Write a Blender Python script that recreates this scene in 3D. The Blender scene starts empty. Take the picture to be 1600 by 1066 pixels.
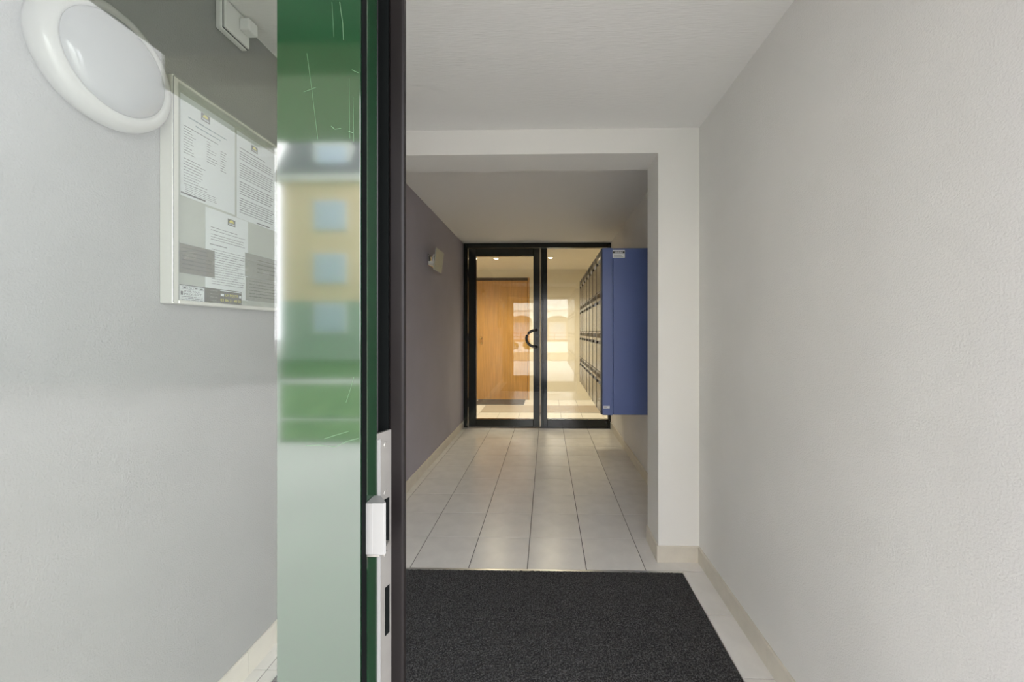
import bpy, bmesh, math, random
from mathutils import Vector, Matrix
random.seed(7)
S = bpy.context.scene
C = S.collection
# ------------------------------------------------------------------ camera
cam_d = bpy.data.cameras.new('camera')
cam = bpy.data.objects.new('camera', cam_d); C.objects.link(cam)
cam.location = (0, 0, 1.34)
cam.rotation_euler = (math.radians(90), 0, math.radians(1.2))
cam_d.sensor_fit = 'HORIZONTAL'; cam_d.sensor_width = 36.0
cam_d.lens = 36.0 * 603 / 1600
cam_d.shift_x = (800 - 842) / 1600
cam_d.shift_y = (518 - 533) / 1600
cam_d.clip_start = 0.02; cam_d.clip_end = 300
S.camera = cam
# ------------------------------------------------------------------ sky, exposure
S.view_settings.view_transform = 'Standard'
S.view_settings.look = 'None'
S.view_settings.gamma = 1.0
S.view_settings.use_curve_mapping = False
S.view_settings.exposure = 1.60
W = bpy.data.worlds.new('overcast_sky'); S.world = W; W.use_nodes = True
wn = W.node_tree.nodes; wl = W.node_tree.links
bg = wn['Background']
tc = wn.new('ShaderNodeTexCoord'); ns = wn.new('ShaderNodeTexNoise'); cr = wn.new('ShaderNodeValToRGB')
ns.inputs['Scale'].default_value = 2.2; ns.inputs['Detail'].default_value = 4
wl.new(tc.outputs['Generated'], ns.inputs['Vector']); wl.new(ns.outputs['Fac'], cr.inputs['Fac'])
cr.color_ramp.elements[0].position = 0.3; cr.color_ramp.elements[0].color = (0.87, 0.89, 1.0, 1)
cr.color_ramp.elements[1].position = 0.7; cr.color_ramp.elements[1].color = (1.0, 0.985, 0.985, 1)
wl.new(cr.outputs['Color'], bg.inputs['Color'])
bg.inputs['Strength'].default_value = 3.2
# ------------------------------------------------------------------ materials
def mat(name, col, rough=0.5, metal=0.0, ior=1.5, coat=0.0, var=0.0, vscale=8.0, bump=0.0, bscale=200.0,
        rand=0.0, stretch=None, emit=None, es=0.0, col2=None, lo=0.32, hi=0.68, detail=3.0, bdist=0.001, coat_rough=0.03):
    m = bpy.data.materials.new(name); m.use_nodes = True
    n = m.node_tree.nodes; l = m.node_tree.links; b = n['Principled BSDF']
    b.inputs['Base Color'].default_value = (*col, 1); b.inputs['Roughness'].default_value = rough
    b.inputs['Metallic'].default_value = metal; b.inputs['IOR'].default_value = ior
    b.inputs['Coat Weight'].default_value = coat; b.inputs['Coat Roughness'].default_value = coat_rough
    if emit:
        b.inputs['Emission Color'].default_value = (*emit, 1); b.inputs['Emission Strength'].default_value = es
    vec = None
    if var or bump or col2:
        t = n.new('ShaderNodeTexCoord'); mp = n.new('ShaderNodeMapping'); l.new(t.outputs['Object'], mp.inputs['Vector'])
        if stretch: mp.inputs['Scale'].default_value = stretch
        vec = mp.outputs['Vector']
    out = None
    if var or col2:
        x = n.new('ShaderNodeTexNoise'); x.inputs['Scale'].default_value = vscale; x.inputs['Detail'].default_value = detail
        l.new(vec, x.inputs['Vector'])
        r = n.new('ShaderNodeValToRGB'); l.new(x.outputs['Fac'], r.inputs['Fac'])
        a = [c * (1 - var) for c in col]; z = col2 if col2 else [min(1, c * (1 + var)) for c in col]
        r.color_ramp.elements[0].position = lo; r.color_ramp.elements[1].position = hi
        r.color_ramp.elements[0].color = (*a, 1); r.color_ramp.elements[1].color = (*z, 1)
        out = r.outputs['Color']
    if rand:
        oi = n.new('ShaderNodeObjectInfo'); mr = n.new('ShaderNodeMapRange')
        mr.inputs['To Min'].default_value = 1 - rand; mr.inputs['To Max'].default_value = 1 + rand
        l.new(oi.outputs['Random'], mr.inputs['Value'])
        h = n.new('ShaderNodeHueSaturation'); l.new(mr.outputs['Result'], h.inputs['Value'])
        if out: l.new(out, h.inputs['Color'])
        else: h.inputs['Color'].default_value = (*col, 1)
        out = h.outputs['Color']
    if out: l.new(out, b.inputs['Base Color'])
    if bump:
        x = n.new('ShaderNodeTexNoise'); x.inputs['Scale'].default_value = bscale; x.inputs['Detail'].default_value = 3
        l.new(vec, x.inputs['Vector'])
        bp = n.new('ShaderNodeBump'); bp.inputs['Strength'].default_value = bump; bp.inputs['Distance'].default_value = bdist
        l.new(x.outputs['Fac'], bp.inputs['Height']); l.new(bp.outputs['Normal'], b.inputs['Normal'])
    return m
def glass_mat(name, tint, rough=0.0):
    m = bpy.data.materials.new(name); m.use_nodes = True
    n = m.node_tree.nodes; l = m.node_tree.links; n.remove(n['Principled BSDF'])
    o = n['Material Output']; tr = n.new('ShaderNodeBsdfTransparent'); gl = n.new('ShaderNodeBsdfGlossy')
    tr.inputs['Color'].default_value = (*tint, 1); gl.inputs['Roughness'].default_value = rough
    fr = n.new('ShaderNodeFresnel'); g = n.new('ShaderNodeNewGeometry'); mr = n.new('ShaderNodeMapRange')
    mr.inputs['To Min'].default_value = 1.5; mr.inputs['To Max'].default_value = 1 / 1.5
    l.new(g.outputs['Backfacing'], mr.inputs['Value']); l.new(mr.outputs['Result'], fr.inputs['IOR'])
    mx = n.new('ShaderNodeMixShader'); l.new(fr.outputs['Fac'], mx.inputs['Fac'])
    l.new(tr.outputs['BSDF'], mx.inputs[1]); l.new(gl.outputs['BSDF'], mx.inputs[2]); l.new(mx.outputs['Shader'], o.inputs['Surface'])
    return m
M = {}
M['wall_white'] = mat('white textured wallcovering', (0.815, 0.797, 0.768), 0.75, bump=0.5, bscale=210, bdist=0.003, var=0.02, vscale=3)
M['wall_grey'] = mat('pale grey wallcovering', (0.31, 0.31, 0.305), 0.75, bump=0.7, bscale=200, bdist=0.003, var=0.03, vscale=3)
M['wall_mauve'] = mat('mauve grey wallcovering', (0.39, 0.37, 0.42), 0.75, bump=0.7, bscale=200, bdist=0.003, var=0.03, vscale=3)
M['ceil'] = mat('white ribbed ceiling', (0.86, 0.85, 0.825), 0.8, bump=0.55, bscale=40, stretch=(0.4, 6, 1), bdist=0.003)
M['paint_white'] = mat('smooth white paint', (0.82, 0.805, 0.77), 0.7, bump=0.15, bscale=120)
M['hall_wall'] = mat('cream paint', (0.78, 0.72, 0.60), 0.7, var=0.02, vscale=3)
M['tile'] = mat('pale ceramic tile', (0.76, 0.735, 0.70), 0.26, var=0.045, vscale=9, rand=0.025, bump=0.06, bscale=60)
M['grout'] = mat('dark grout', (0.035, 0.032, 0.03), 0.9, var=0.2, vscale=30)
M['plinth'] = mat('cream plinth tile', (0.66, 0.615, 0.53), 0.35, var=0.04, vscale=12, rand=0.02)
M['mat'] = mat('black carpet pile', (0.010, 0.010, 0.011), 0.95, vscale=170, col2=(0.105, 0.103, 0.103), lo=0.42, hi=0.72, detail=2, bump=0.6, bscale=260, bdist=0.004)
M['alu'] = mat('brushed aluminium', (0.78, 0.78, 0.77), 0.3, metal=1.0)
M['bead'] = mat('polished aluminium bead', (0.92, 0.93, 0.93), 0.06, metal=1.0)
M['green'] = mat('bottle green lacquer', (0.005, 0.030, 0.011), 0.07, ior=2.15, coat=0.35, var=0.06, vscale=25)
M['rubber'] = mat('black rubber', (0.012, 0.011, 0.012), 0.28)
M['rubber_brown'] = mat('worn black rubber lip', (0.012, 0.010, 0.010), 0.35, ior=1.25, var=0.25, vscale=18, stretch=(1, 1, 0.3))
M['dark'] = mat('black recess', (0.004, 0.005, 0.005), 0.7, ior=1.15)
M['steel'] = mat('satin steel', (0.30, 0.29, 0.27), 0.42, metal=0.6, var=0.05, vscale=30)
M['white_plastic'] = mat('white plastic', (0.78, 0.79, 0.76), 0.35)
M['nickel'] = mat('nickel latch', (0.23, 0.23, 0.225), 0.4)
M['glass'] = glass_mat('clear glass', (0.975, 0.99, 0.98))
M['glass_green'] = glass_mat('faintly green glass', (0.965, 0.985, 0.965))
M['lamp_body'] = mat('white lamp body', (0.54, 0.54, 0.52), 0.25, coat=0.2)
M['lamp_diffuser'] = mat('opal lamp diffuser', (0.38, 0.39, 0.40), 0.15, coat=0.3)
M['board_frame'] = mat('champagne aluminium frame', (0.70, 0.70, 0.64), 0.35, metal=0.25)
M['board_back'] = mat('pale felt backing', (0.50, 0.51, 0.45), 0.9, bump=0.2, bscale=300)
M['paper'] = mat('white paper', (0.80, 0.81, 0.82), 0.8)
M['ink'] = mat('grey ink', (0.11, 0.11, 0.115), 0.8)
M['ink_dark'] = mat('black ink', (0.05, 0.05, 0.045), 0.7)
M['ink_green'] = mat('blue grey ink', (0.25, 0.32, 0.34), 0.8)
M['card'] = mat('taupe card', (0.17, 0.155, 0.115), 0.8, var=0.12, vscale=160)
M['card_grey'] = mat('grey card', (0.26, 0.26, 0.21), 0.8, var=0.12, vscale=160)
M['yellow'] = mat('yellow print', (0.80, 0.68, 0.08), 0.7)
M['olive'] = mat('olive print', (0.09, 0.085, 0.05), 0.7)
M['frame_dark'] = mat('dark green black aluminium', (0.004, 0.008, 0.008), 0.14, ior=1.5, coat=0.1)
M['handle_black'] = mat('black enamel', (0.008, 0.008, 0.008), 0.12, coat=0.5)
M['blue'] = mat('blue lacquered steel', (0.10, 0.14, 0.32), 0.28, ior=1.5, var=0.03, vscale=2)
M['box_door'] = mat('silver beige mailbox door', (0.48, 0.465, 0.43), 0.2, metal=0.7, rand=0.04)
M['box_dark'] = mat('black mailbox trim', (0.012, 0.012, 0.012), 0.35)
M['wood'] = mat('honey wood veneer', (0.52, 0.28, 0.085), 0.35, var=0.12, vscale=7, stretch=(5, 1, 0.35), coat=0.15)
M['brass'] = mat('brass', (0.65, 0.45, 0.18), 0.25, metal=1.0)
M['bulb'] = mat('lit downlight lens', (1, 0.9, 0.75), 0.3, emit=(1.0, 0.80, 0.52), es=30)
M['chrome'] = mat('chrome', (0.75, 0.75, 0.75), 0.12, metal=1.0)
M['frost'] = mat('frosted greenish glass', (0.44, 0.47, 0.41), 0.3, coat=0.3)
M['scratch'] = mat('pale scratched lacquer', (0.10, 0.17, 0.10), 0.5)
M['doormat'] = mat('brown doormat', (0.07, 0.05, 0.035), 0.95, var=0.3, vscale=150)
M['floor_band'] = mat('taupe floor band', (0.40, 0.34, 0.28), 0.8, var=0.1, vscale=120)
M['paving'] = mat('pale paving', (0.45, 0.44, 0.42), 0.8, var=0.05, vscale=0.8)
M['lawn'] = mat('grass', (0.10, 0.15, 0.06), 0.9, var=0.35, vscale=3)
M['facade'] = mat('cream facade render', (0.68, 0.64, 0.56), 0.85)
M['canopy'] = mat('grey green canopy paint', (0.26, 0.29, 0.20), 0.8)
M['soffit'] = mat('shade dark green soffit', (0.05, 0.08, 0.05), 0.7)  # dark green carries the shade under the canopy in its colour
M['stone_white'] = mat('white render', (0.82, 0.81, 0.77), 0.85, var=0.03, vscale=1)
M['stone_beige'] = mat('beige stone', (0.55, 0.46, 0.33), 0.85, var=0.1, vscale=3)
M['yellow_wall'] = mat('yellow ochre render', (0.92, 0.74, 0.50), 0.85, var=0.04, vscale=0.7)
M['grey_wall'] = mat('grey green render', (0.46, 0.52, 0.44), 0.85)
M['grey_render'] = mat('light grey render', (0.46, 0.465, 0.45), 0.85, var=0.04, vscale=0.6)
M['roof'] = mat('plum slate roof', (0.17, 0.13, 0.17), 0.6)
M['shutter'] = mat('pale blue roller shutter', (0.66, 0.74, 0.86), 0.6)
M['rail_red'] = mat('red brown railing', (0.35, 0.12, 0.07), 0.5)
M['leaf'] = mat('green leaves', (0.10, 0.20, 0.05), 0.6, var=0.4, vscale=6)
M['bark'] = mat('brown bark', (0.12, 0.085, 0.06), 0.9)
M['asphalt'] = mat('grey asphalt', (0.25, 0.25, 0.26), 0.9, var=0.08, vscale=2)
# ------------------------------------------------------------------ builders
ORG = {}
def tag(o, label=None, cat=None, group=None, kind=None):
    if label: o['label'] = label
    if cat: o['category'] = cat
    if group: o['group'] = group
    if kind: o['kind'] = kind
    return o
def thing(name, loc, label=None, cat=None, group=None, kind=None):
    o = bpy.data.objects.new(name, None); C.objects.link(o); o.location = loc
    o.empty_display_size = 0.05; ORG[o] = Vector(loc)
    return tag(o, label, cat, group, kind)
def obj(name, bm, m, parent=None, smooth=False, kind=None, label=None):
    me = bpy.data.meshes.new(name)
    org = ORG.get(parent)
    if parent is None:
        xs = [v.co for v in bm.verts]
        lo = Vector([min(c[i] for c in xs) for i in range(3)]); hi = Vector([max(c[i] for c in xs) for i in range(3)])
        org = Vector(((lo.x + hi.x) / 2, (lo.y + hi.y) / 2, lo.z))
    bmesh.ops.translate(bm, verts=bm.verts, vec=-org)
    bmesh.ops.recalc_face_normals(bm, faces=bm.faces)
    bm.to_mesh(me); bm.free()
    if smooth:
        for p in me.polygons: p.use_smooth = True
    o = bpy.data.objects.new(name, me); C.objects.link(o); me.materials.append(M[m] if isinstance(m, str) else m)
    if parent is not None: o.parent = parent
    else: o.location = org
    ORG[o] = org
    return tag(o, label, None, None, kind)
def NB(): return bmesh.new()
def box(bm, x0, x1, y0, y1, z0, z1, bev=0.0, seg=1):
    t = bmesh.new()
    vs = [t.verts.new((x, y, z)) for z in (z0, z1) for y in (y0, y1) for x in (x0, x1)]
    for f in ((0, 2, 3, 1), (4, 5, 7, 6), (0, 1, 5, 4), (2, 6, 7, 3), (0, 4, 6, 2), (1, 3, 7, 5)):
        t.faces.new([vs[i] for i in f])
    if bev: bmesh.ops.bevel(t, geom=list(t.edges), offset=bev, segments=seg, affect='EDGES', profile=0.5)
    return merge(bm, t)
def merge(bm, t):
    mp = {v: bm.verts.new(v.co) for v in t.verts}
    for f in t.faces: bm.faces.new([mp[v] for v in f.verts])
    t.free(); return bm
def B(*a, **k): return box(NB(), *a, **k)
def prism(bm, pts, a0, a1, axis='z'):
    """polygon pts extruded along axis; pts are the two other coordinates in order xyz"""
    def P(p, a): return {'z': (p[0], p[1], a), 'y': (p[0], a, p[1]), 'x': (a, p[0], p[1])}[axis]
    lo = [bm.verts.new(P(p, a0)) for p in pts]; hi = [bm.verts.new(P(p, a1)) for p in pts]
    n = len(pts)
    bm.faces.new(lo); bm.faces.new(hi[::-1])
    for i in range(n): bm.faces.new((lo[i], hi[i], hi[(i + 1) % n], lo[(i + 1) % n]))
    return bm
def lathe(bm, prof, centre, axis='x', n=48):
    """profile (radius, height) turned about axis through centre"""
    c = Vector(centre); rings = []
    for r, h in prof:
        ring = []
        for i in range(n):
            a = 2 * math.pi * i / n; p, q = r * math.cos(a), r * math.sin(a)
            d = {'x': (h, p, q), 'y': (p, h, q), 'z': (p, q, h)}[axis]
            ring.append(bm.verts.new(c + Vector(d)))
        rings.append(ring)
    for k in range(len(rings) - 1):
        for i in range(n):
            bm.faces.new((rings[k][i], rings[k][(i + 1) % n], rings[k + 1][(i + 1) % n], rings[k + 1][i]))
    bm.faces.new(rings[0]); bm.faces.new(rings[-1][::-1])
    return bm
def tube(bm, pts, r, n=10):
    pts = [Vector(p) for p in pts]; rings = []
    for i, p in enumerate(pts):
        d = (pts[min(i + 1, len(pts) - 1)] - pts[max(i - 1, 0)]).normalized()
        up = Vector((0, 0, 1)) if abs(d.z) < 0.9 else Vector((1, 0, 0))
        s = d.cross(up).normalized(); t = s.cross(d).normalized()
        rr = r[i] if isinstance(r, (list, tuple)) else r
        rings.append([bm.verts.new(p + (s * math.cos(2 * math.pi * k / n) + t * math.sin(2 * math.pi * k / n)) * rr) for k in range(n)])
    for k in range(len(rings) - 1):
        for i in range(n):
            bm.faces.new((rings[k][i], rings[k][(i + 1) % n], rings[k + 1][(i + 1) % n], rings[k + 1][i]))
    bm.faces.new(rings[0]); bm.faces.new(rings[-1][::-1])
    return bm
def lettering(bm, text, place, size, width=None):
    """text laid flat through place(x, y) -> point; x runs along the line"""
    cu = bpy.data.curves.new('lettering', 'FONT'); cu.body = text; cu.size = size
    ob = bpy.data.objects.new('lettering', cu); C.objects.link(ob)
    dg = bpy.context.evaluated_depsgraph_get(); me = bpy.data.meshes.new_from_object(ob.evaluated_get(dg))
    k = 1.0
    if width and len(me.vertices): k = width / max(1e-6, max(v.co.x for v in me.vertices))
    vs = [bm.verts.new(place(v.co.x * k, v.co.y)) for v in me.vertices]
    for p in me.polygons:
        try: bm.faces.new([vs[i] for i in p.vertices])
        except ValueError: pass
    bpy.data.objects.remove(ob); bpy.data.curves.remove(cu); bpy.data.meshes.remove(me)
    return bm
XL, XR = -1.17, 0.885
ZC1, ZC2 = 2.525, 2.57
YG = 5.39
# ------------------------------------------------------------------ setting: floor and tiles
floor = obj('floor', B(-2.7, 2.7, 0.36, 7.65, -0.10, -0.004), 'grout', kind='structure',
            label='pale square ceramic floor tiles with thin dark joints')
P = 0.333; J = 0.0042
JX = [-0.111 + P * k for k in range(-9, 10)]
JY = [2.172 + P * k for k in range(-6, 17)]
tile_cache = {}
def tile(x0, x1, y0, y1):
    w, d = round(x1 - x0 - J, 4), round(y1 - y0 - J, 4)
    if w < 0.012 or d < 0.012: return
    if (w, d) not in tile_cache:
        bm = NB(); e = 0.0006
        a = [(-w / 2, -d / 2, -0.004), (w / 2, -d / 2, -0.004), (w / 2, d / 2, -0.004), (-w / 2, d / 2, -0.004)]
        b = [(x, y, -e) for x, y, _ in a]
        c = [(x - math.copysign(e, x), y - math.copysign(e, y), 0) for x, y, _ in a]
        va, vb, vc = [[bm.verts.new(p) for p in q] for q in (a, b, c)]
        for i in range(4):
            j = (i + 1) % 4
            bm.faces.new((va[i], va[j], vb[j], vb[i])); bm.faces.new((vb[i], vb[j], vc[j], vc[i]))
        bm.faces.new(vc); bm.faces.new(va[::-1])
        me = bpy.data.meshes.new('tile'); bm.to_mesh(me); bm.free(); me.materials.append(M['tile']); tile_cache[(w, d)] = me
    o = bpy.data.objects.new('tile', tile_cache[(w, d)]); C.objects.link(o); o.parent = floor
    o.location = Vector(((x0 + x1) / 2, (y0 + y1) / 2, random.uniform(-0.0001, 0.0001))) - ORG[floor]
def tile_area(x0, x1, y0, y1):
    xs = [x0] + [x for x in JX if x0 < x < x1] + [x1]; ys = [y0] + [y for y in JY if y0 < y < y1] + [y1]
    for i in range(len(xs) - 1):
        for j in range(len(ys) - 1): tile(xs[i], xs[i + 1], ys[j], ys[j + 1])
MX0, MX1, MY0, MY1 = -1.05, 0.752, 0.56, 2.155
tile_area(XL, XR, 2.172, YG - 0.03)
tile_area(XL, MX0 - 0.004, 0.50, 2.172); tile_area(MX1 + 0.004, XR, 0.50, 2.172)
tile_area(-2.7, 2.7, YG + 0.03, 7.55)
# ------------------------------------------------------------------ walls and ceilings
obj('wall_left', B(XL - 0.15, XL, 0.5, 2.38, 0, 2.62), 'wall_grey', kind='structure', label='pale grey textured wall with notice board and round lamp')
obj('wall_left_corridor', B(XL - 0.15, XL, 2.38, YG + 0.06, 0, 2.62), 'wall_mauve', kind='structure', label='mauve grey corridor wall with a small sconce')
wr_ = obj('wall_right', B(XR, XR + 0.15, 0.5, YG + 0.06, 0, 2.62), 'wall_white', kind='structure', label='white textured wall beside the entrance')
obj('ceiling', B(XL, XR, 0.5, 2.40, ZC1, 2.66), 'ceil', kind='structure', label='white ribbed ceiling of the entrance')
obj('ceiling_corridor', B(XL, XR, 2.40, YG + 0.06, ZC2, 2.66), 'ceil', kind='structure', label='white ceiling of the corridor')
bm = NB()                                                    # portal: beam and pier in one wall
pts = [(XL, 2.38), (0.648, 2.38), (0.648, 0), (XR, 0), (XR, ZC2), (XL, ZC2)]
prism(bm, pts, 2.262, 2.50, 'y')
obj('wall_portal', bm, 'paint_white', kind='structure', label='white beam and pier framing the corridor')
# plinth tiles
def plinth(name, runs, label):
    r = thing(name, (runs[0][0], runs[0][1], 0), label, kind='structure')
    for x0, y0, x1, y1, nx, ny in runs:                      # a run along the wall foot; n points into the room
        L = math.hypot(x1 - x0, y1 - y0); k = max(1, round(L / P)); ux, uy = (x1 - x0) / L, (y1 - y0) / L
        for i in range(k):
            a, b = L * i / k + 0.0008, L * (i + 1) / k - 0.0008
            bm = NB(); t, h = 0.010, 0.093
            prof = [(0, 0), (t, 0), (t, h - 0.004), (t - 0.004, h), (0, h)]
            va = [bm.verts.new((x0 + ux * a + nx * p, y0 + uy * a + ny * p, q)) for p, q in prof]
            vb = [bm.verts.new((x0 + ux * b + nx * p, y0 + uy * b + ny * p, q)) for p, q in prof]
            bm.faces.new(va); bm.faces.new(vb[::-1])
            for s in range(5): bm.faces.new((va[s], vb[s], vb[(s + 1) % 5], va[(s + 1) % 5]))
            obj('plinth_tile', bm, 'plinth', r)
plinth('baseboard_left', [(XL, 0.506, XL, YG - 0.03, 1, 0)], 'cream tile plinth along the mauve wall')
plinth('baseboard_right', [(XR, 0.506, XR, 2.252, -1, 0), (XR, 2.51, XR, YG - 0.03, -1, 0)], 'cream tile plinth along the white wall')
plinth('baseboard_pier', [(0.638, 2.262, XR, 2.262, 0, -1), (0.648, 2.262, 0.648, 2.50, -1, 0), (0.648, 2.50, XR, 2.50, 0, 1)], 'cream tile plinth around the white pier')
# hall behind the glazed door
bm = NB(); box(bm, -2.8, -1.41, 7.55, 7.7, 0, 2.66); box(bm, -0.34, 2.8, 7.55, 7.7, 0, 2.66); box(bm, -1.41, -0.34, 7.55, 7.7, 2.39, 2.66)
obj('wall_back', bm, 'hall_wall', kind='structure', label='cream wall of the inner hall around the wooden door')
bm = NB(); box(bm, -2.8, XL - 0.15, YG + 0.0, YG + 0.06, 0, 2.66); box(bm, -2.8, -2.7, YG + 0.06, 7.55, 0, 2.66)
obj('wall_hall_left', bm, 'hall_wall', kind='structure', label='cream side wall of the inner hall behind the mauve wall')
bm = NB(); box(bm, XR + 0.15, 2.8, YG + 0.0, YG + 0.06, 0, 2.66); box(bm, 2.7, 2.8, YG + 0.06, 7.55, 0, 2.66)
obj('wall_hall_right', bm, 'hall_wall', kind='structure', label='cream side wall of the inner hall behind the mailboxes')
obj('ceiling_hall', B(-2.7, 2.7, YG + 0.06, 7.55, 2.555, 2.66), 'hall_wall', kind='structure', label='cream ceiling of the inner hall with small downlights')
# front wall with the entrance opening
bm = NB()
box(bm, -8, -1.06, 0.36, 0.50, 0, 9.0); box(bm, 0.79, 6, 0.36, 0.50, 0, 9.0); box(bm, -1.06, 0.79, 0.36, 0.50, 2.27, 9.0)
obj('wall_front', bm, 'facade', kind='structure', label='cream facade wall around the entrance')
bm = NB(); box(bm, -1.9, 1.6, -1.60, -0.96, 2.55, 2.85); box(bm, -1.9, 1.6, -0.96, 0.36, 2.78, 2.85)
cn = obj('trim_1', bm, 'canopy', kind='structure', label='grey green canopy over the entrance')
obj('soffit', B(-1.88, 1.58, -0.955, 0.355, 2.70, 2.775), 'soffit', cn)  # dark sheet under the canopy, standing in for its shade
bm = NB(); box(bm, -1.06, -0.992, 0.40, 0.50, 0, 2.27, 0.003); box(bm, 0.722, 0.79, 0.40, 0.50, 0, 2.27, 0.003); box(bm, -0.992, 0.722, 0.40, 0.50, 2.20, 2.27, 0.003)
obj('trim_2', bm, 'green', kind='structure', label='green lacquered entrance door frame')
# ------------------------------------------------------------------ entrance mat in its metal well frame
tr = thing('trim_3', (MX0, MY0, 0), 'thin aluminium frame around the black entrance mat', kind='structure')
e = 0.005
obj('frame_strip', B(MX0 - e, MX1 + e, MY1, MY1 + 0.014, -0.004, 0.002, 0.0008), 'alu', tr)
obj('frame_strip', B(MX1, MX1 + e, MY0, MY1, -0.004, 0.002, 0.0008), 'alu', tr)
obj('frame_strip', B(MX0 - e, MX0, MY0, MY1, -0.004, 0.002, 0.0008), 'alu', tr)
nx, ny = 300, 266
bm = NB(); rnd = random.Random(3); x0, x1, y0, y1 = MX0 + 0.003, MX1 - 0.003, MY0, MY1 - 0.004
vs = []
for j in range(ny + 1):
    row = []
    for i in range(nx + 1):
        edge = i in (0, nx) or j in (0, ny)
        x = x0 + (x1 - x0) * i / nx + (0 if edge else rnd.uniform(-0.0015, 0.0015)); y = y0 + (y1 - y0) * j / ny + (0 if edge else rnd.uniform(-0.0015, 0.0015))
        cxr = min(x1 - x, 0.02) / 0.02
        row.append(bm.verts.new((x, y, 0.002 if edge else 0.0065 + rnd.uniform(-0.0018, 0.0018))))
    vs.append(row)
for j in range(ny):
    for i in range(nx): bm.faces.new((vs[j][i], vs[j][i + 1], vs[j + 1][i + 1], vs[j + 1][i]))
low = {}
def lowv(v):
    if v not in low: low[v] = bm.verts.new((v.co.x, v.co.y, -0.004))
    return low[v]
rim = vs[0] + [r[-1] for r in vs[1:]] + vs[-1][-2::-1] + [r[0] for r in vs[-2:0:-1]]
for i in range(len(rim)):
    a, b = rim[i], rim[(i + 1) % len(rim)]
    bm.faces.new((a, lowv(a), lowv(b), b))
tag(obj('entrance_mat', bm, 'mat'), 'large black pile entrance mat set into the tiled floor', 'mat')
# ------------------------------------------------------------------ entrance door leaf (fixed leaf, green)
d1 = thing('door_1', (-0.60, 0.455, 0.01), 'green lacquered glazed entrance door leaf with steel lock plate', kind='structure')
ZB, ZT = 0.012, 2.195
SX0, SX1 = -0.298, -0.2052
bm = NB()                                                    # lock stile: front flange, side with rebate
prism(bm, [(SX0, 0.420), (SX1 - 0.0004, 0.420), (SX1, 0.4204), (SX1, 0.4620), (SX1 - 0.010, 0.4635), (SX1 - 0.010, 0.4930), (SX0, 0.4930)], ZB, ZT)
st = obj('lock_stile', bm, 'green', d1, label='glossy bottle green stile with scratches')
obj('seal', B(SX1 + 0.0001, SX1 + 0.0008, 0.4222, 0.4340, ZB, ZT, 0.0003), 'dark', st)
obj('groove_lining', B(SX1 - 0.0098, SX1 - 0.0070, 0.4637, 0.4848, ZB, ZT), 'dark', st)
obj('groove_ridge', B(SX1 - 0.007, SX1 - 0.0035, 0.4712, 0.4735, ZB, ZT, 0.0006), 'rubber', st)
obj('groove_back', B(SX1 - 0.0098, -0.2012, 0.4852, 0.4960, ZB, ZT), 'dark', st)
obj('rebate_lip', B(-0.2010, -0.1815, 0.4850, 0.4960, ZB, ZT, 0.0030, 3), 'rubber_brown', st, label='black rubber rebate lip')
hs = obj('hinge_stile', B(-0.990, -0.895, 0.420, 0.493, ZB, ZT, 0.002), 'green', d1)
obj('bottom_rail', B(-0.895, SX0, 0.420, 0.493, ZB, 0.16, 0.002), 'green', d1)
obj('top_rail', B(-0.895, SX0, 0.420, 0.493, 2.10, ZT, 0.002), 'green', d1)
gp = obj('glass_pane', B(-0.894, SX0 - 0.0005, 0.452, 0.460, 0.161, 2.099), 'glass_green', d1)
bm = NB(); prism(bm, [(SX0 - 0.0062, 0.4505), (SX0 - 0.0058, 0.4300), (SX0, 0.4300), (SX0, 0.4505)], 0.16, 2.10)
obj('glazing_bead', bm, 'bead', d1, label='narrow polished glazing bead')
# scratches on the stile
bm = NB()
def scratch(pts, w):
    for (xa, za), (xb, zb) in zip(pts, pts[1:]):
        dx, dz = xb - xa, zb - za; L = math.hypot(dx, dz); px, pz = -dz / L * w * 0.6, dx / L * w * 0.6
        q = [(xa - px, za - pz), (xb - px, zb - pz), (xb + px, zb + pz), (xa + px, za + pz)]
        bm.faces.new([bm.verts.new((x, 0.41985, z)) for x, z in q])
def sp(u, v): return (-0.298 + (u - 433) * 0.000714, 1.34 + (518 - v) * 0.00070)
for path, w in (([(531, 0), (536, 35), (537, 60)], 0.0004), ([(519, 0), (522, 55)], 0.0002), ([(480, 80), (488, 140), (497, 215)], 0.00025),
                ([(475, 141), (494, 134)], 0.0003), ([(518, 195), (523, 200), (533, 199)], 0.0005), ([(545, 204), (552, 206)], 0.0006),
                ([(550, 107), (560, 112)], 0.0004), ([(541, 630), (549, 605), (553, 590)], 0.0003), ([(478, 698), (500, 697), (523, 700), (545, 690), (560, 686)], 0.0004),
                ([(507, 687), (522, 682), (545, 675)], 0.0003), ([(552, 150), (553, 220)], 0.0002), ([(546, 120), (547, 215)], 0.00015)):
    scratch([sp(*p) for p in path], w)
obj('scratches', bm, 'scratch', st, kind='stuff')
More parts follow.
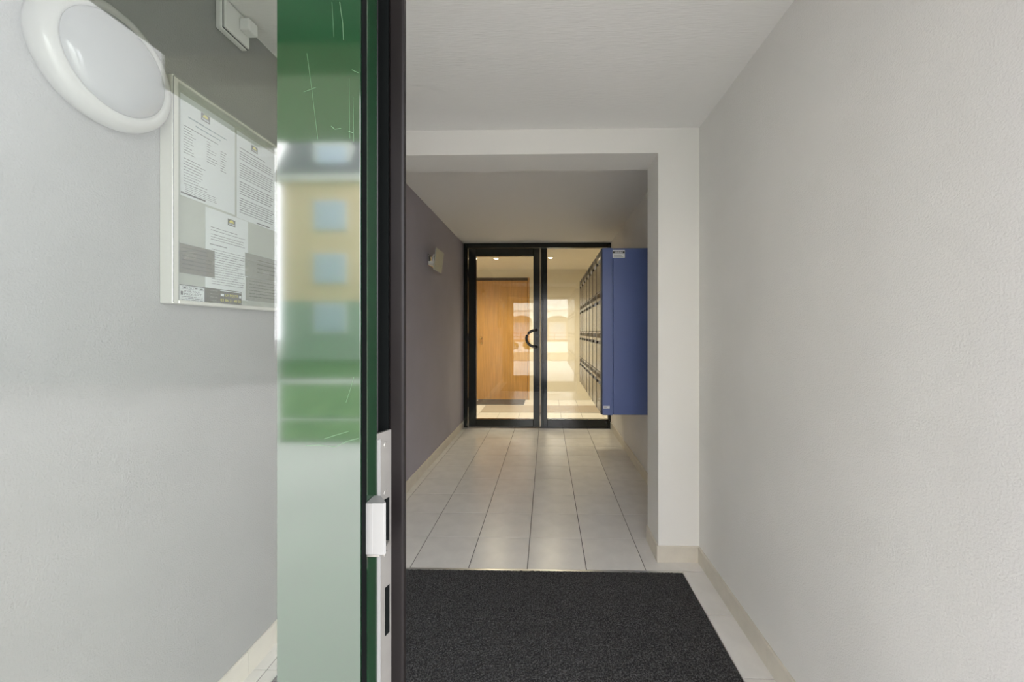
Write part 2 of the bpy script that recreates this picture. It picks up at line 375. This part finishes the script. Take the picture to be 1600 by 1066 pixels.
# lock plate
bm = NB(); a, b = (-0.2050, 0.4612), (-0.1972, 0.4846)
prism(bm, [a, b, (b[0] - 0.004, b[1] + 0.0002), (a[0] - 0.004, a[1] + 0.0012)], 0.80, 1.216)
lp = obj('lock_plate', bm, 'steel', d1, label='satin steel lock plate')
def on_plate(s, z, off=0.0):                                 # s runs 0..1 across the plate
    nxv, nyv = 0.949, -0.316
    return (a[0] + (b[0] - a[0]) * s + nxv * off, a[1] + (b[1] - a[1]) * s + nyv * off, z)
def plate_patch(bm, s0, s1, z0, z1, o0, o1):
    q = [on_plate(s, z, o) for o in (o0, o1) for (s, z) in ((s0, z0), (s1, z0), (s1, z1), (s0, z1))]
    v = [bm.verts.new(p) for p in q]
    for f in ((0, 1, 2, 3), (4, 7, 6, 5), (0, 4, 5, 1), (1, 5, 6, 2), (2, 6, 7, 3), (3, 7, 4, 0)): bm.faces.new([v[i] for i in f])
    return bm
obj('plate_edge', plate_patch(NB(), 0.0, 0.20, 0.80, 1.209, 0.0002, 0.0011), 'nickel', lp)
obj('bolt_slot', plate_patch(NB(), 0.55, 0.86, 0.962, 1.022, -0.0002, 0.0003), 'dark', lp)
obj('latch_opening', plate_patch(NB(), 0.50, 0.85, 1.074, 1.132, -0.0002, 0.0003), 'dark', lp)
for z in (1.199, 1.1395, 1.0635):
    bm = NB(); c0 = Vector(on_plate(0.62, z, 0.0)); n0 = Vector((0.949, -0.316, 0)); t0 = Vector((0.316, 0.949, 0))
    ring = [bm.verts.new(c0 + n0 * 0.0007 + (t0 * math.cos(k * math.pi / 6) + Vector((0, 0, 1)) * math.sin(k * math.pi / 6)) * 0.0032) for k in range(12)]
    bas = [bm.verts.new(c0 - n0 * 0.0005 + (t0 * math.cos(k * math.pi / 6) + Vector((0, 0, 1)) * math.sin(k * math.pi / 6)) * 0.0042) for k in range(12)]
    bm.faces.new(ring); bm.faces.new(bas[::-1])
    for k in range(12): bm.faces.new((bas[k], bas[(k + 1) % 12], ring[(k + 1) % 12], ring[k]))
    obj('screw', bm, 'steel', lp)
bm = NB(); prism(bm, [(-0.1962, 0.4315), (-0.1845, 0.4315), (-0.1825, 0.4335), (-0.1965, 0.4520), (-0.2046, 0.4520), (-0.2046, 0.4330)], 1.0880, 1.1460)
latch = obj('latch', bm, 'nickel', d1, label='white nickel latch bolt')
obj('latch_cover', B(-0.2046, -0.1964, 0.4310, 0.4328, 1.0880, 1.1460, 0.0006), 'nickel', latch)
obj('latch_guard', B(-0.2046, -0.1900, 0.4330, 0.4640, 1.0840, 1.0872, 0.0006), 'steel', latch)
# ------------------------------------------------------------------ glazed inner door
d2 = thing('door_2', (-0.13, YG, 0.0), 'dark framed glazed inner door with fixed side pane', kind='structure')
X0, X1 = -1.163, 0.885
fr = obj('door_frame', B(X0, -1.105, YG - 0.03, YG + 0.04, 0, ZC2, 0.003), 'frame_dark', d2)
obj('frame_jamb', B(0.845, X1, YG - 0.03, YG + 0.04, 0, ZC2, 0.003), 'frame_dark', d2)
obj('frame_head', B(-1.105, 0.845, YG - 0.03, YG + 0.04, 2.502, ZC2, 0.003), 'frame_dark', d2)
obj('mullion', B(-0.092, 0.004, YG - 0.03, YG + 0.04, 0, 2.502, 0.003), 'frame_dark', d2)
obj('mullion_groove', B(-0.060, -0.052, YG - 0.0315, YG - 0.028, 0.02, 2.50), 'dark', d2)
obj('fixed_sill', B(0.004, 0.845, YG - 0.03, YG + 0.04, 0, 0.118, 0.003), 'frame_dark', d2)
for q in (-0.012, 0.008): obj('fixed_glass', B(0.004, 0.845, YG + q, YG + q + 0.004, 0.118, 2.502), 'glass', d2)
lf = obj('leaf_stile', B(-1.098, -0.988, YG - 0.022, YG + 0.035, 0.012, 2.497, 0.003), 'frame_dark', d2)
obj('leaf_stile', B(-0.189, -0.097, YG - 0.022, YG + 0.035, 0.012, 2.497, 0.003), 'frame_dark', d2)
obj('leaf_rail', B(-0.988, -0.189, YG - 0.022, YG + 0.035, 2.390, 2.497, 0.003), 'frame_dark', d2)
obj('leaf_rail', B(-0.988, -0.189, YG - 0.022, YG + 0.035, 0.012, 0.115, 0.003), 'frame_dark', d2)
for q in (-0.012, 0.008): obj('leaf_glass', B(-0.988, -0.189, YG + q, YG + q + 0.004, 0.115, 2.390), 'glass', d2)
for z in (0.35, 1.25, 2.15):
    bm = NB(); tube(bm, [(-1.102, YG - 0.034, z - 0.06), (-1.102, YG - 0.034, z + 0.06)], 0.009, 10); obj('hinge', bm, 'frame_dark', lf, True)
hc = (-0.145, YG - 0.075, 1.242); R = 0.118
bm = NB(); arc = [(-0.142, YG - 0.020, 1.242 + R), (-0.142, YG - 0.06, 1.242 + R)]
for k in range(17):
    t = math.pi / 2 + math.pi * k / 16; arc.append((hc[0] + 0.145 / 0.118 * R * math.cos(t) * 0.95, hc[1], hc[2] + R * math.sin(t)))
arc += [(-0.142, YG - 0.06, 1.242 - R), (-0.142, YG - 0.020, 1.242 - R)]
tube(bm, arc, 0.019, 14)
hd = obj('pull_handle', bm, 'handle_black', d2, True, label='black half round pull handle')
for s in (-1, 1):
    obj('handle_mount', lathe(NB(), [(0.026, 0), (0.026, 0.010), (0.020, 0.014)], (-0.142, YG - 0.037, 1.242 + s * R), 'y', 20), 'handle_black', hd)
# ------------------------------------------------------------------ wooden door in the hall
d3 = thing('door_3', (-0.874, 7.58, 0), 'honey coloured wooden door in the inner hall', kind='structure')
obj('door_backing', B(-1.409, -0.341, 7.605, 7.63, 0, 2.389), 'doormat', d3)
lf3 = obj('door_leaf', B(-1.372, -0.378, 7.545, 7.59, 0.008, 2.335, 0.003), 'wood', d3)
bm = NB(); box(bm, -1.41, -1.376, 7.535, 7.60, 0, 2.39); box(bm, -0.374, -0.34, 7.535, 7.60, 0, 2.39); 
obj('door_jambs', bm, 'wood', d3)
obj('door_head', B(-1.376, -0.374, 7.535, 7.60, 2.342, 2.39), 'doormat', d3)
bm = NB(); lathe(bm, [(0.026, 0), (0.026, -0.008), (0.010, -0.012), (0.010, -0.04), (0.028, -0.045), (0.030, -0.065), (0.018, -0.075)], (-1.285, 7.545, 1.21), 'y', 20)
kn = obj('door_knob', bm, 'brass', lf3, True)
bm = NB(); lathe(bm, [(0.022, 0), (0.022, -0.010), (0.012, -0.014)], (-1.285, 7.545, 1.11), 'y', 20); obj('cylinder_lock', bm, 'brass', lf3, True)
# ------------------------------------------------------------------ doormat and floor band in the hall
tag(obj('doormat', B(-1.33, -0.42, 7.02, 7.50, 0.001, 0.014, 0.004), 'doormat'), 'dark brown doormat in front of the honey wooden door', 'mat')
tag(obj('hall_band', B(-1.10, 1.60, 6.36, 6.96, 0.001, 0.008, 0.002), 'floor_band'), 'long taupe floor band across the inner hall behind the glazed door', 'mat')  # flat taupe band, darker than the tiles around it
# ------------------------------------------------------------------ downlights in the hall
for k, (x, y) in enumerate(((-0.845, 6.40), (0.056, 6.36), (0.935, 6.36), (-1.70, 6.40))):  # last two are added out of view to brighten the hall
    lab = ('small lit ceiling downlight nearest the honey wooden door', 'small lit ceiling downlight behind the fixed glass pane', 'added unseen downlight behind the mailbox bank', 'added unseen downlight beyond the hinge side of the honey wooden door')[k]
    t = thing('downlight', (x, y, 2.555), lab, 'ceiling light', 'downlights in the inner hall ceiling')
    obj('trim_ring', lathe(NB(), [(0.044, 0), (0.043, -0.005), (0.034, -0.006), (0.032, 0.0)], (x, y, 2.555), 'z', 24), 'chrome', t)
    obj('lens', lathe(NB(), [(0.031, -0.001), (0.031, -0.004), (0.02, -0.0055)], (x, y, 2.555), 'z', 24), 'bulb', t)
    ld = bpy.data.lights.new('downlight_lamp', 'SPOT'); ld.energy = 31; ld.color = (1.0, 0.84, 0.62)
    ld.spot_size = math.radians(150); ld.spot_blend = 0.9; ld.shadow_soft_size = 0.04
    lo = bpy.data.objects.new('lamp', ld); C.objects.link(lo); lo.parent = t; lo.location = (0, 0, -0.02)
# ------------------------------------------------------------------ mailbox bank
XF, Y0, Y1, Z0, Z1 = 0.423, 3.0, 4.93, 0.693, 1.985
mb = thing('mailbox_bank', (0.65, 3.96, Z0), 'blue sided bank of silver mailboxes hung on the right wall', 'mailboxes')
obj('back_casing', B(0.512, XR - 0.001, Y0, Y1, Z0, Z1, 0.004), 'blue', mb)
obj('front_casing', B(XF + 0.006, 0.5115, Y0 - 0.002, Y1 + 0.002, Z0 - 0.002, Z1 + 0.002, 0.004), 'blue', mb)
obj('front_frame', B(XF + 0.001, XF + 0.008, Y0 + 0.002, Y1 - 0.002, Z0 + 0.002, Z1 - 0.002), 'box_dark', mb)
ncol, nrow = 7, 4
cw, rh = (Y1 - Y0 - 0.012) / ncol, (Z1 - Z0 - 0.012) / nrow
protos = None
for c in range(ncol):
    for r in range(nrow):
        ya = Y0 + 0.006 + cw * c; za = Z0 + 0.006 + rh * r
        base = Vector((XF, ya, za))
        if protos is None:
            dr = obj('mailbox_door', B(XF - 0.004, XF + 0.001, ya + 0.005, ya + cw - 0.005, za + 0.003, za + rh - 0.003, 0.0012), 'box_door', mb)
            zt = za + rh
            sl = obj('letter_slot', B(XF - 0.006, XF - 0.003, ya + 0.05, ya + cw - 0.05, zt - 0.050, zt - 0.016), 'box_dark', dr)
            fl = obj('slot_flap', B(XF - 0.010, XF - 0.004, ya + 0.045, ya + cw - 0.045, zt - 0.016, zt - 0.011, 0.001), 'box_door', dr)
            nm = obj('name_plate', B(XF - 0.0055, XF - 0.003, ya + 0.045, ya + 0.125, zt - 0.100, zt - 0.072, 0.0008), 'paper', dr)
            lk = obj('lock', lathe(NB(), [(0.012, 0), (0.012, -0.005), (0.008, -0.008)], (XF - 0.004, ya + cw - 0.06, zt - 0.088), 'x', 14), 'box_dark', dr)
            protos = (dr, [sl, fl, nm, lk], base)
        else:
            d = protos[0].copy(); C.objects.link(d); d.parent = mb; d.location = base - protos[2]
            for ch in protos[1]:
                q = ch.copy(); C.objects.link(q); q.parent = d
for c in range(ncol + 1): obj('divider', B(XF - 0.0065, XF + 0.002, Y0 + 0.0045 + cw * c, Y0 + 0.0085 + cw * c, Z0 + 0.004, Z1 - 0.004), 'box_dark', mb)
s1 = obj('warning_sticker', B(0.508, 0.602, Y0 - 0.0032, Y0 - 0.0005, 1.910, 1.970), 'paper', mb, label='black and white sticker')
obj('sticker_print', B(0.510, 0.600, Y0 - 0.0038, Y0 - 0.0028, 1.943, 1.960), 'ink_dark', s1)
bm = NB(); prism(bm, [(0.507, 1.909), (0.603, 1.909), (0.603, 1.971), (0.507, 1.971)], Y0 - 0.0026, Y0 - 0.0018, 'y'); obj('sticker_border', bm, 'ink_dark', s1)
bm = NB()
for k in range(9): box(bm, 0.524 + 0.007 * k, 0.524 + 0.007 * k + 0.0045, Y0 - 0.0042, Y0 - 0.0036, 1.946, 1.957 - 0.002 * (k % 2))
obj('sticker_letters', bm, 'paper', s1)
bm = NB()
for k in range(3): box(bm, 0.516, 0.59 - 0.012 * k, Y0 - 0.0036, Y0 - 0.0031, 1.917 + 0.007 * k, 1.919 + 0.007 * k)
obj('sticker_lines', bm, 'ink', s1)
s2 = obj('maker_label', B(XF + 0.012, XF + 0.062, Y0 - 0.0045, Y0 - 0.0018, 0.744, 0.763), 'paper', mb, label='small white label')
bm = NB()
for k in range(4): box(bm, XF + 0.017 + 0.007 * k, XF + 0.022 + 0.007 * k, Y0 - 0.0049, Y0 - 0.0044, 0.750, 0.758)
obj('label_letters', bm, 'ink', s2)
# ------------------------------------------------------------------ wall sconce
sc = thing('wall_sconce', (XL, 3.82, 1.94), 'small unlit sconce with tilted frosted glass plate on the mauve wall', 'wall lamp')
obj('wall_plate', B(XL, XL + 0.012, 3.74, 3.94, 1.99, 2.10, 0.002), 'chrome', sc)
obj('arm', B(XL + 0.012, -1.10, 3.77, 3.90, 2.00, 2.032, 0.004), 'white_plastic', sc)
obj('lamp_holder', lathe(NB(), [(0.018, -0.03), (0.018, 0.03), (0.012, 0.05)], (-1.135, 3.835, 2.06), 'z', 16), 'chrome', sc)
bm = NB()
prism(bm, [(-1.098, 1.94), (-1.090, 1.94), (-1.064, 2.148), (-1.072, 2.148)], 3.70, 3.97, 'y')
gpn = obj('glass_shade', bm, 'frost', sc)
bm = NB(); prism(bm, [(-1.0895, 2.000), (-1.0825, 2.000), (-1.0820, 2.004), (-1.0890, 2.004)], 3.72, 3.93, 'y'); obj('shade_line', bm, 'chrome', gpn)
# ------------------------------------------------------------------ round bulkhead lamp
lc = (XL, 0.985, 2.035)
bl = thing('bulkhead_lamp', (XL, 0.985, 1.87), 'round white bulkhead lamp on the left wall above the notice board level', 'wall lamp')
bl['label'] = 'round white bulkhead lamp on the wall beside the notice board'
prof = [(0.150, 0.0), (0.158, 0.008), (0.160, 0.022), (0.155, 0.038), (0.145, 0.049), (0.132, 0.054), (0.124, 0.052), (0.121, 0.046)]
obj('lamp_ring', lathe(NB(), prof, lc, 'x', 72), 'lamp_body', bl, True)
prof = [(0.1225, 0.044), (0.121, 0.052), (0.112, 0.062), (0.095, 0.071), (0.070, 0.078), (0.040, 0.082), (0.012, 0.0835)]
obj('diffuser', lathe(NB(), prof, lc, 'x', 72), 'lamp_diffuser', bl, True)
# ------------------------------------------------------------------ motion detector
md = thing('motion_detector', (XL, 1.41, 2.40), 'white square motion detector on the wall just under the ceiling', 'detector')
obj('back_box', B(XL, XL + 0.024, 1.335, 1.455, 2.412, 2.522, 0.006, 3), 'white_plastic', md)
obj('face_plate', B(XL + 0.0245, XL + 0.034, 1.340, 1.452, 2.417, 2.520, 0.004, 3), 'white_plastic', md)
obj('plate_seam', B(XL + 0.022, XL + 0.027, 1.3395, 1.4535, 2.4155, 2.5205), 'ink', md)
obj('sensor_eye', B(XL + 0.034, XL + 0.072, 1.400, 1.446, 2.455, 2.500, 0.006, 3), 'white_plastic', md)
# ------------------------------------------------------------------ notice board
BY0, BY1, BZ0, BZ1 = 1.140, 1.665, 1.425, 2.118
XBF = XL + 0.042
nb = thing('notice_board', (XL, 1.40, BZ0), 'glazed aluminium notice board on the left wall', 'notice board')
obj('back_panel', B(XL + 0.001, XL + 0.010, BY0 + 0.004, BY1 - 0.004, BZ0 + 0.004, BZ1 - 0.004), 'board_back', nb)
F = 0.020
for n, q in (('frame_side', (BY0, BY0 + F, BZ0, BZ1)), ('frame_side', (BY1 - F, BY1, BZ0, BZ1)), ('frame_rail', (BY0 + F, BY1 - F, BZ0, BZ0 + 0.012)), ('frame_rail', (BY0 + F, BY1 - F, BZ1 - 0.012, BZ1))):
    obj(n, B(XL + 0.001, XBF, *q, 0.002), 'board_frame', nb)
for ya in (BY0 + F, ):
    obj('inner_seam', B(XBF - 0.004, XBF + 0.0006, BY0 + 0.0015, BY0 + 0.0032, BZ0 + 0.004, BZ1 - 0.004), 'ink', nb)
obj('door_gap', B(XBF - 0.003, XBF + 0.0006, BY0 + 0.004, BY1 - 0.004, BZ1 - 0.0045, BZ1 - 0.0030), 'ink', nb)
obj('glass_front', B(XBF - 0.009, XBF - 0.006, BY0 + F, BY1 - F, BZ0 + 0.012, BZ1 - 0.012), 'glass', nb)
XS = XL + 0.0115
def sheet(y0, y1, z0, z1, m, label, lift=0.0, name='notice_sheet', cat='notice'):
    o = obj(name, B(XS + lift, XS + lift + 0.0006, y0, y1, z0, z1), m); tag(o, label, cat); return o
class Print:
    def __init__(s, x): s.x = x; s.bm = NB()
    def bar(s, y0, y1, z0, z1): s.bm.faces.new([s.bm.verts.new((s.x, y, z)) for y, z in ((y0, z0), (y1, z0), (y1, z1), (y0, z1))])
    def line(s, y0, y1, z, h=0.0022, rnd=random.Random(5)):
        y = y0
        while y < y1 - 0.003:
            w = min(rnd.uniform(0.006, 0.022), y1 - y); s.bar(y, y + w, z, z + h * rnd.uniform(0.8, 1.1)); y += w + 0.0022
    def text(s, t, y, z, size, width=None): lettering(s.bm, t, lambda a, b: (s.x, y + a, z + b), size, width)
    def done(s, name, m, parent):
        return obj(name, s.bm, m, parent, kind='stuff' if len(s.bm.faces) > 3 else None)
def logo(parent, x, y, z, w, h):
    p = Print(x); p.bar(y, y + w, z, z + h); lg = p.done('logo', 'olive', parent); ORG[lg] = ORG[parent]
    bm = NB(); n = 14
    bm.faces.new([bm.verts.new((x + 0.0002, y + w / 2 + w * 0.3 * math.cos(math.pi * k / n), z + h * 0.48 + h * 0.42 * math.sin(math.pi * k / n))) for k in range(n + 1)])
    obj('logo_sun', bm, 'yellow', lg)
    p = Print(x + 0.0003); p.bar(y + w * 0.12, y + w * 0.88, z + h * 0.16, z + h * 0.26); p.bar(y + w * 0.12, y + w * 0.88, z + h * 0.33, z + h * 0.38); p.done('logo_lines', 'paper', lg)
a = sheet(1.195, 1.408, 1.772, 2.096, 'paper', 'white printed notice with a two column table at the top of the board')
x = XS + 0.0008
logo(a, x, 1.268, 2.050, 0.034, 0.026)
p = Print(x); p.line(1.222, 1.372, 2.030, 0.0045); p.line(1.248, 1.345, 2.014, 0.0045); p.done('heading', 'ink_green', a)
p = Print(x); p.bar(1.206, 1.335, 1.997, 1.9995); p.done('rule', 'ink', a)
p = Print(x); p.bar(1.197, 1.285, 1.779, 1.7845); p.done('rule', 'ink_dark', a)
p = Print(x); r5 = random.Random(11)
for k in range(10): p.line(1.206, 1.206 + r5.uniform(0.02, 0.045), 1.988 - 0.0085 * k)
for k in range(9): p.line(1.290, 1.290 + r5.uniform(0.01, 0.045), 1.986 - 0.0085 * k)
for k in range(9): p.line(1.345, 1.345 + r5.uniform(0.02, 0.028), 1.978 - 0.0085 * k)
for k in range(10): p.line(1.206, 1.206 + r5.uniform(0.04, 0.085), 1.893 - 0.009 * k)
for k in range(4): p.line(1.212, 1.330, 1.806 - 0.006 * k, 0.0014)
p.done('body_text', 'ink', a)
b2 = sheet(1.417, 1.627, 1.766, 2.092, 'paper', 'white notice closely filled with printed text right of the table notice', 0.0004)
logo(b2, XS + 0.0012, 1.488, 2.048, 0.032, 0.024)
p = Print(XS + 0.0012); p.line(1.430, 1.560, 2.032, 0.0035)
p.bar(1.515, 1.590, 1.770, 1.7745)
for k in range(27):
    if k in (4, 12, 19): continue
    p.line(1.430, 1.612 - r5.uniform(0, 0.02), 2.018 - 0.0088 * k, 0.0030)
p.done('body_text', 'ink', b2)
c3 = sheet(1.284, 1.470, 1.458, 1.764, 'paper', 'white letter with short paragraphs pinned below the two upper notices', 0.0008)
logo(c3, XS + 0.0016, 1.375, 1.726, 0.034, 0.024)
p = Print(XS + 0.0016)
for z, y1 in ((1.700, 1.42), (1.690, 1.455), (1.676, 1.45), (1.667, 1.45), (1.658, 1.455)): p.line(1.305, y1, z, 0.002)
p.line(1.300, 1.372, 1.640, 0.003)
for k in range(15): p.line(1.308, 1.452 - 0.03 * (k % 4 == 3), 1.624 - 0.0085 * k, 0.0018)
p.done('body_text', 'ink', c3)
d4 = sheet(1.192, 1.320, 1.526, 1.620, 'card', 'taupe card on the left of the white letter', 0.0012, 'notice_card', 'card')
p = Print(XS + 0.0020)
for k in range(6): p.line(1.200, 1.312 - r5.uniform(0, 0.02), 1.606 - 0.013 * k, 0.0035)
p.done('card_text', 'olive', d4)
e5 = sheet(1.455, 1.640, 1.552, 1.643, 'card_grey', 'grey card overlapping the right edge of the white letter', 0.0016, 'notice_card', 'card')
p = Print(XS + 0.0024)
for k in range(4): p.line(1.515, 1.632, 1.622 - 0.016 * k, 0.004)
p.done('card_text', 'olive', e5)
e6 = sheet(1.458, 1.640, 1.460, 1.550, 'card_grey', 'lower grey card beneath the other grey card', 0.0016, 'notice_card', 'card')
p = Print(XS + 0.0024)
for k in range(6): p.line(1.475, 1.632, 1.535 - 0.012 * k, 0.0035)
p.done('card_text', 'olive', e6)
f7 = sheet(1.190, 1.282, 1.438, 1.488, 'paper', 'white sticker with black outlined lettering at the board foot', 0.0024, 'sticker', 'sticker')
p = Print(XS + 0.0032); 
p.bar(1.190, 1.282, 1.4865, 1.489); p.bar(1.194, 1.201, 1.456, 1.468)
for k in range(4): 
    for (q0, q1, z0, z1) in ((0, 0.018, 1.4835, 1.4843), (0, 0.018, 1.4755, 1.4763), (0, 0.0008, 1.4755, 1.4843), (0.0172, 0.018, 1.4755, 1.4843), (0.004, 0.014, 1.4785, 1.4815)): p.bar(1.198 + 0.020 * k + q0, 1.198 + 0.020 * k + q1, z0, z1)
p.text('POUR TOUT', 1.205, 1.4655, 0.0095, 0.056); p.text('PRODUIT', 1.205, 1.4565, 0.0095, 0.062)
for k in range(3): p.line(1.196, 1.272, 1.451 - 0.005 * k, 0.0015)
p.done('sticker_text', 'ink_dark', f7)
g8 = sheet(1.278, 1.338, 1.434, 1.489, 'olive', 'dark olive sticker between the white and yellow lettered stickers', 0.0028, 'sticker', 'sticker')
p = Print(XS + 0.0036)
for k in range(4): p.line(1.300, 1.330, 1.480 - 0.011 * k, 0.0022)
p.done('sticker_text', 'card_grey', g8)
h9 = sheet(1.338, 1.436, 1.427, 1.489, 'olive', 'dark sticker with yellow lettering and phone number at the board foot', 0.0032, 'sticker', 'sticker')
p = Print(XS + 0.0040); p.text('LA POSTE', 1.362, 1.4655, 0.013, 0.056); p.text('03 86 21 49 31', 1.341, 1.4470, 0.013, 0.090)
p.done('yellow_lettering', 'yellow', h9)
p = Print(XS + 0.0040); p.bar(1.340, 1.433, 1.4835, 1.4860); p.bar(1.342, 1.356, 1.465, 1.474); p.bar(1.424, 1.433, 1.464, 1.473); p.done('white_bars', 'paper', h9)
# ------------------------------------------------------------------ outdoors (seen mirrored in glass and lacquer)
obj('ground', B(-60, 60, -60, 0.36, -0.22, -0.03), 'paving', kind='structure', label='pale paved forecourt')
for k, (d0, d1_, lab) in enumerate(((4.7, 5.75, 'narrow lawn strip nearest the entrance'), (6.0, 9.8, 'middle lawn strip between the paths'), (11.0, 18.0, 'wide lawn before the yellow building'))):
    bm = NB(); prism(bm, [(-0.70 * d0, 0.84 - d0), (-0.70 * d1_, 0.84 - d1_), (-2.1, 0.84 - d1_), (-2.1, 0.84 - d0)], -0.03, 0.0)
    obj('trim_%d' % (4 + k), bm, 'lawn', kind='structure', label=lab)
tag(obj('kerb_wall', B(-2.0, 12, -7.6, -7.2, -0.03, 0.36, 0.01), 'stone_beige'), 'low beige stone wall across the forecourt', 'wall')
tag(obj('terrace_wall', B(-1.9, 12, -10.4, -10.1, -0.03, 0.76, 0.01), 'stone_white'), 'white terrace wall behind the beige wall', 'wall')
rl = thing('railing', (4, -11.0, 0), 'red brown metal railing in front of the arched building', 'railing')
for z in (0.82, 1.02, 1.22): obj('rail', B(-3.4, 12, -11.02, -10.98, z, z + 0.04), 'rail_red', rl)
for k in range(9): obj('post', B(-3.4 + 1.9 * k, -3.35 + 1.9 * k, -11.025, -10.975, -0.03, 1.28), 'rail_red', rl)
def leaves(bm, n, c, rx, ry, rz, size, rnd):
    for _ in range(n):
        while True:
            q = Vector((rnd.uniform(-1, 1), rnd.uniform(-1, 1), rnd.uniform(-1, 1)))
            if q.length < 1: break
        q = Vector((c[0] + q.x * rx, c[1] + q.y * ry, c[2] + q.z * rz))
        u = Vector((rnd.gauss(0, 1), rnd.gauss(0, 1), rnd.gauss(0, 1))).normalized(); v = u.orthogonal().normalized()
        bm.faces.new([bm.verts.new(q + d) for d in (u * size, v * size * 0.5, -u * size, -v * size * 0.5)])
rnd = random.Random(21)
for k, x in enumerate((-1.60, -0.85)):
    s = thing('shrub', (x, -7.4, 0.36), ('small leafy shrub at the end of the beige stone wall', 'small leafy shrub further along the beige stone wall')[k], 'shrub', 'shrubs on the beige wall')
    bm = NB(); leaves(bm, 260, (x, -7.4, 0.68), 0.28, 0.2, 0.2, 0.06, rnd); obj('foliage', bm, 'leaf', s)
    bm = NB(); tube(bm, [(x, -7.4, 0.36), (x + 0.02, -7.4, 0.65)], 0.02, 6); obj('stem', bm, 'bark', s)
wb = thing('arched_building', (3, -19.5, 0), 'white low building with arched windows across the forecourt', 'building')
ax = [-2.0 + 2.85 * k for k in range(6)]
def archpts(x, w, z0, zs, rise, n=14):
    return [(x - w / 2, z0), (x - w / 2, zs)] + [(x + w / 2 * math.cos(math.pi - math.pi * k / n), zs + rise * math.sin(math.pi * k / n)) for k in range(1, n)] + [(x + w / 2, zs), (x + w / 2, z0)]
bm = NB(); top = 2.95; xa = ax[0] - 2.2                        # wall front with real arched openings
edges = [xa] + [(ax[i] + ax[i + 1]) / 2 for i in range(5)] + [ax[5] + 1.6]
for i, x in enumerate(ax):
    pts = archpts(x, 1.7, -0.03, 2.15, 0.42)
    outer = [(edges[i], -0.03), (edges[i], top), (edges[i + 1], top), (edges[i + 1], -0.03)]
    prism(bm, [outer[0], outer[1], outer[2], outer[3]] + pts[::-1], -19.3, -19.0, 'y')
obj('arcade_wall', bm, 'stone_white', wb)
obj('rear_wall', B(xa, edges[-1], -20.6, -20.4, -0.03, top), 'stone_beige', wb)
obj('cornice', B(xa - 0.1, edges[-1] + 0.1, -19.3, -18.85, top, top + 0.18, 0.02), 'stone_white', wb)
obj('parapet', B(xa, edges[-1], -20.6, -19.02, top + 0.18, 5.2), 'stone_white', wb)
for x in ax:
    w = obj('window', B(x - 0.7, x + 0.7, -20.41, -20.36, 0.7, 2.1), 'stone_white', wb)
    obj('pane', B(x - 0.6, x + 0.6, -20.37, -20.33, 0.8, 2.0), 'shutter', w)
yb = thing('apartment_building', (-9, -18, 0), 'yellow ochre apartment block with pale blue shutters', 'building')
obj('ground_floor', B(-12.8, -5.2, -27, -17.5, -0.03, 2.80), 'grey_wall', yb)
obj('upper_floors', B(-12.8, -5.2, -27, -17.5, 2.80, 8.5), 'yellow_wall', yb)
obj('cornice', B(-13.0, -5.0, -27.2, -17.2, 8.5, 8.8), 'stone_white', yb)
bm = NB(); prism(bm, [(-27.2, 8.8), (-17.2, 8.8), (-18.6, 11.4), (-25.8, 11.4)], -13.0, -5.0, 'x'); obj('roof', bm, 'roof', yb)
for x in (-10.4, -6.9):
    for z in (1.22, 3.60, 6.15):
        w = obj('window', B(x - 0.82, x + 0.82, -17.52, -17.44, z, z + 1.5, 0.01), 'stone_white', yb)
        obj('pane', B(x - 0.72, x + 0.72, -17.45, -17.41, z + 0.1, z + 1.42), 'shutter', w)
    dm = obj('dormer', B(x - 0.9, x + 0.9, -19.6, -17.6, 8.85, 10.5), 'stone_white', yb)
    obj('pane', B(x - 0.7, x + 0.7, -17.61, -17.56, 9.1, 10.3), 'shutter', dm)
pb = thing('haze_block', (-15, -12, 0), 'tall light grey block added to even the haze in the door glass', 'building')
bm = NB(); prism(bm, [(-26, -16.5), (-12.9, -16.5), (-7.1, -9.0), (-26, -9.0)], -0.03, 12.6); obj('facade', bm, 'grey_render', pb)  # unseen block added so the entrance glass mirrors an even pale haze
bm = NB(); prism(bm, [(-26.2, -16.7), (-12.9, -16.7), (-7.0, -8.9), (-26.2, -8.8)], 12.6, 12.9); obj('cornice', bm, 'stone_white', pb)
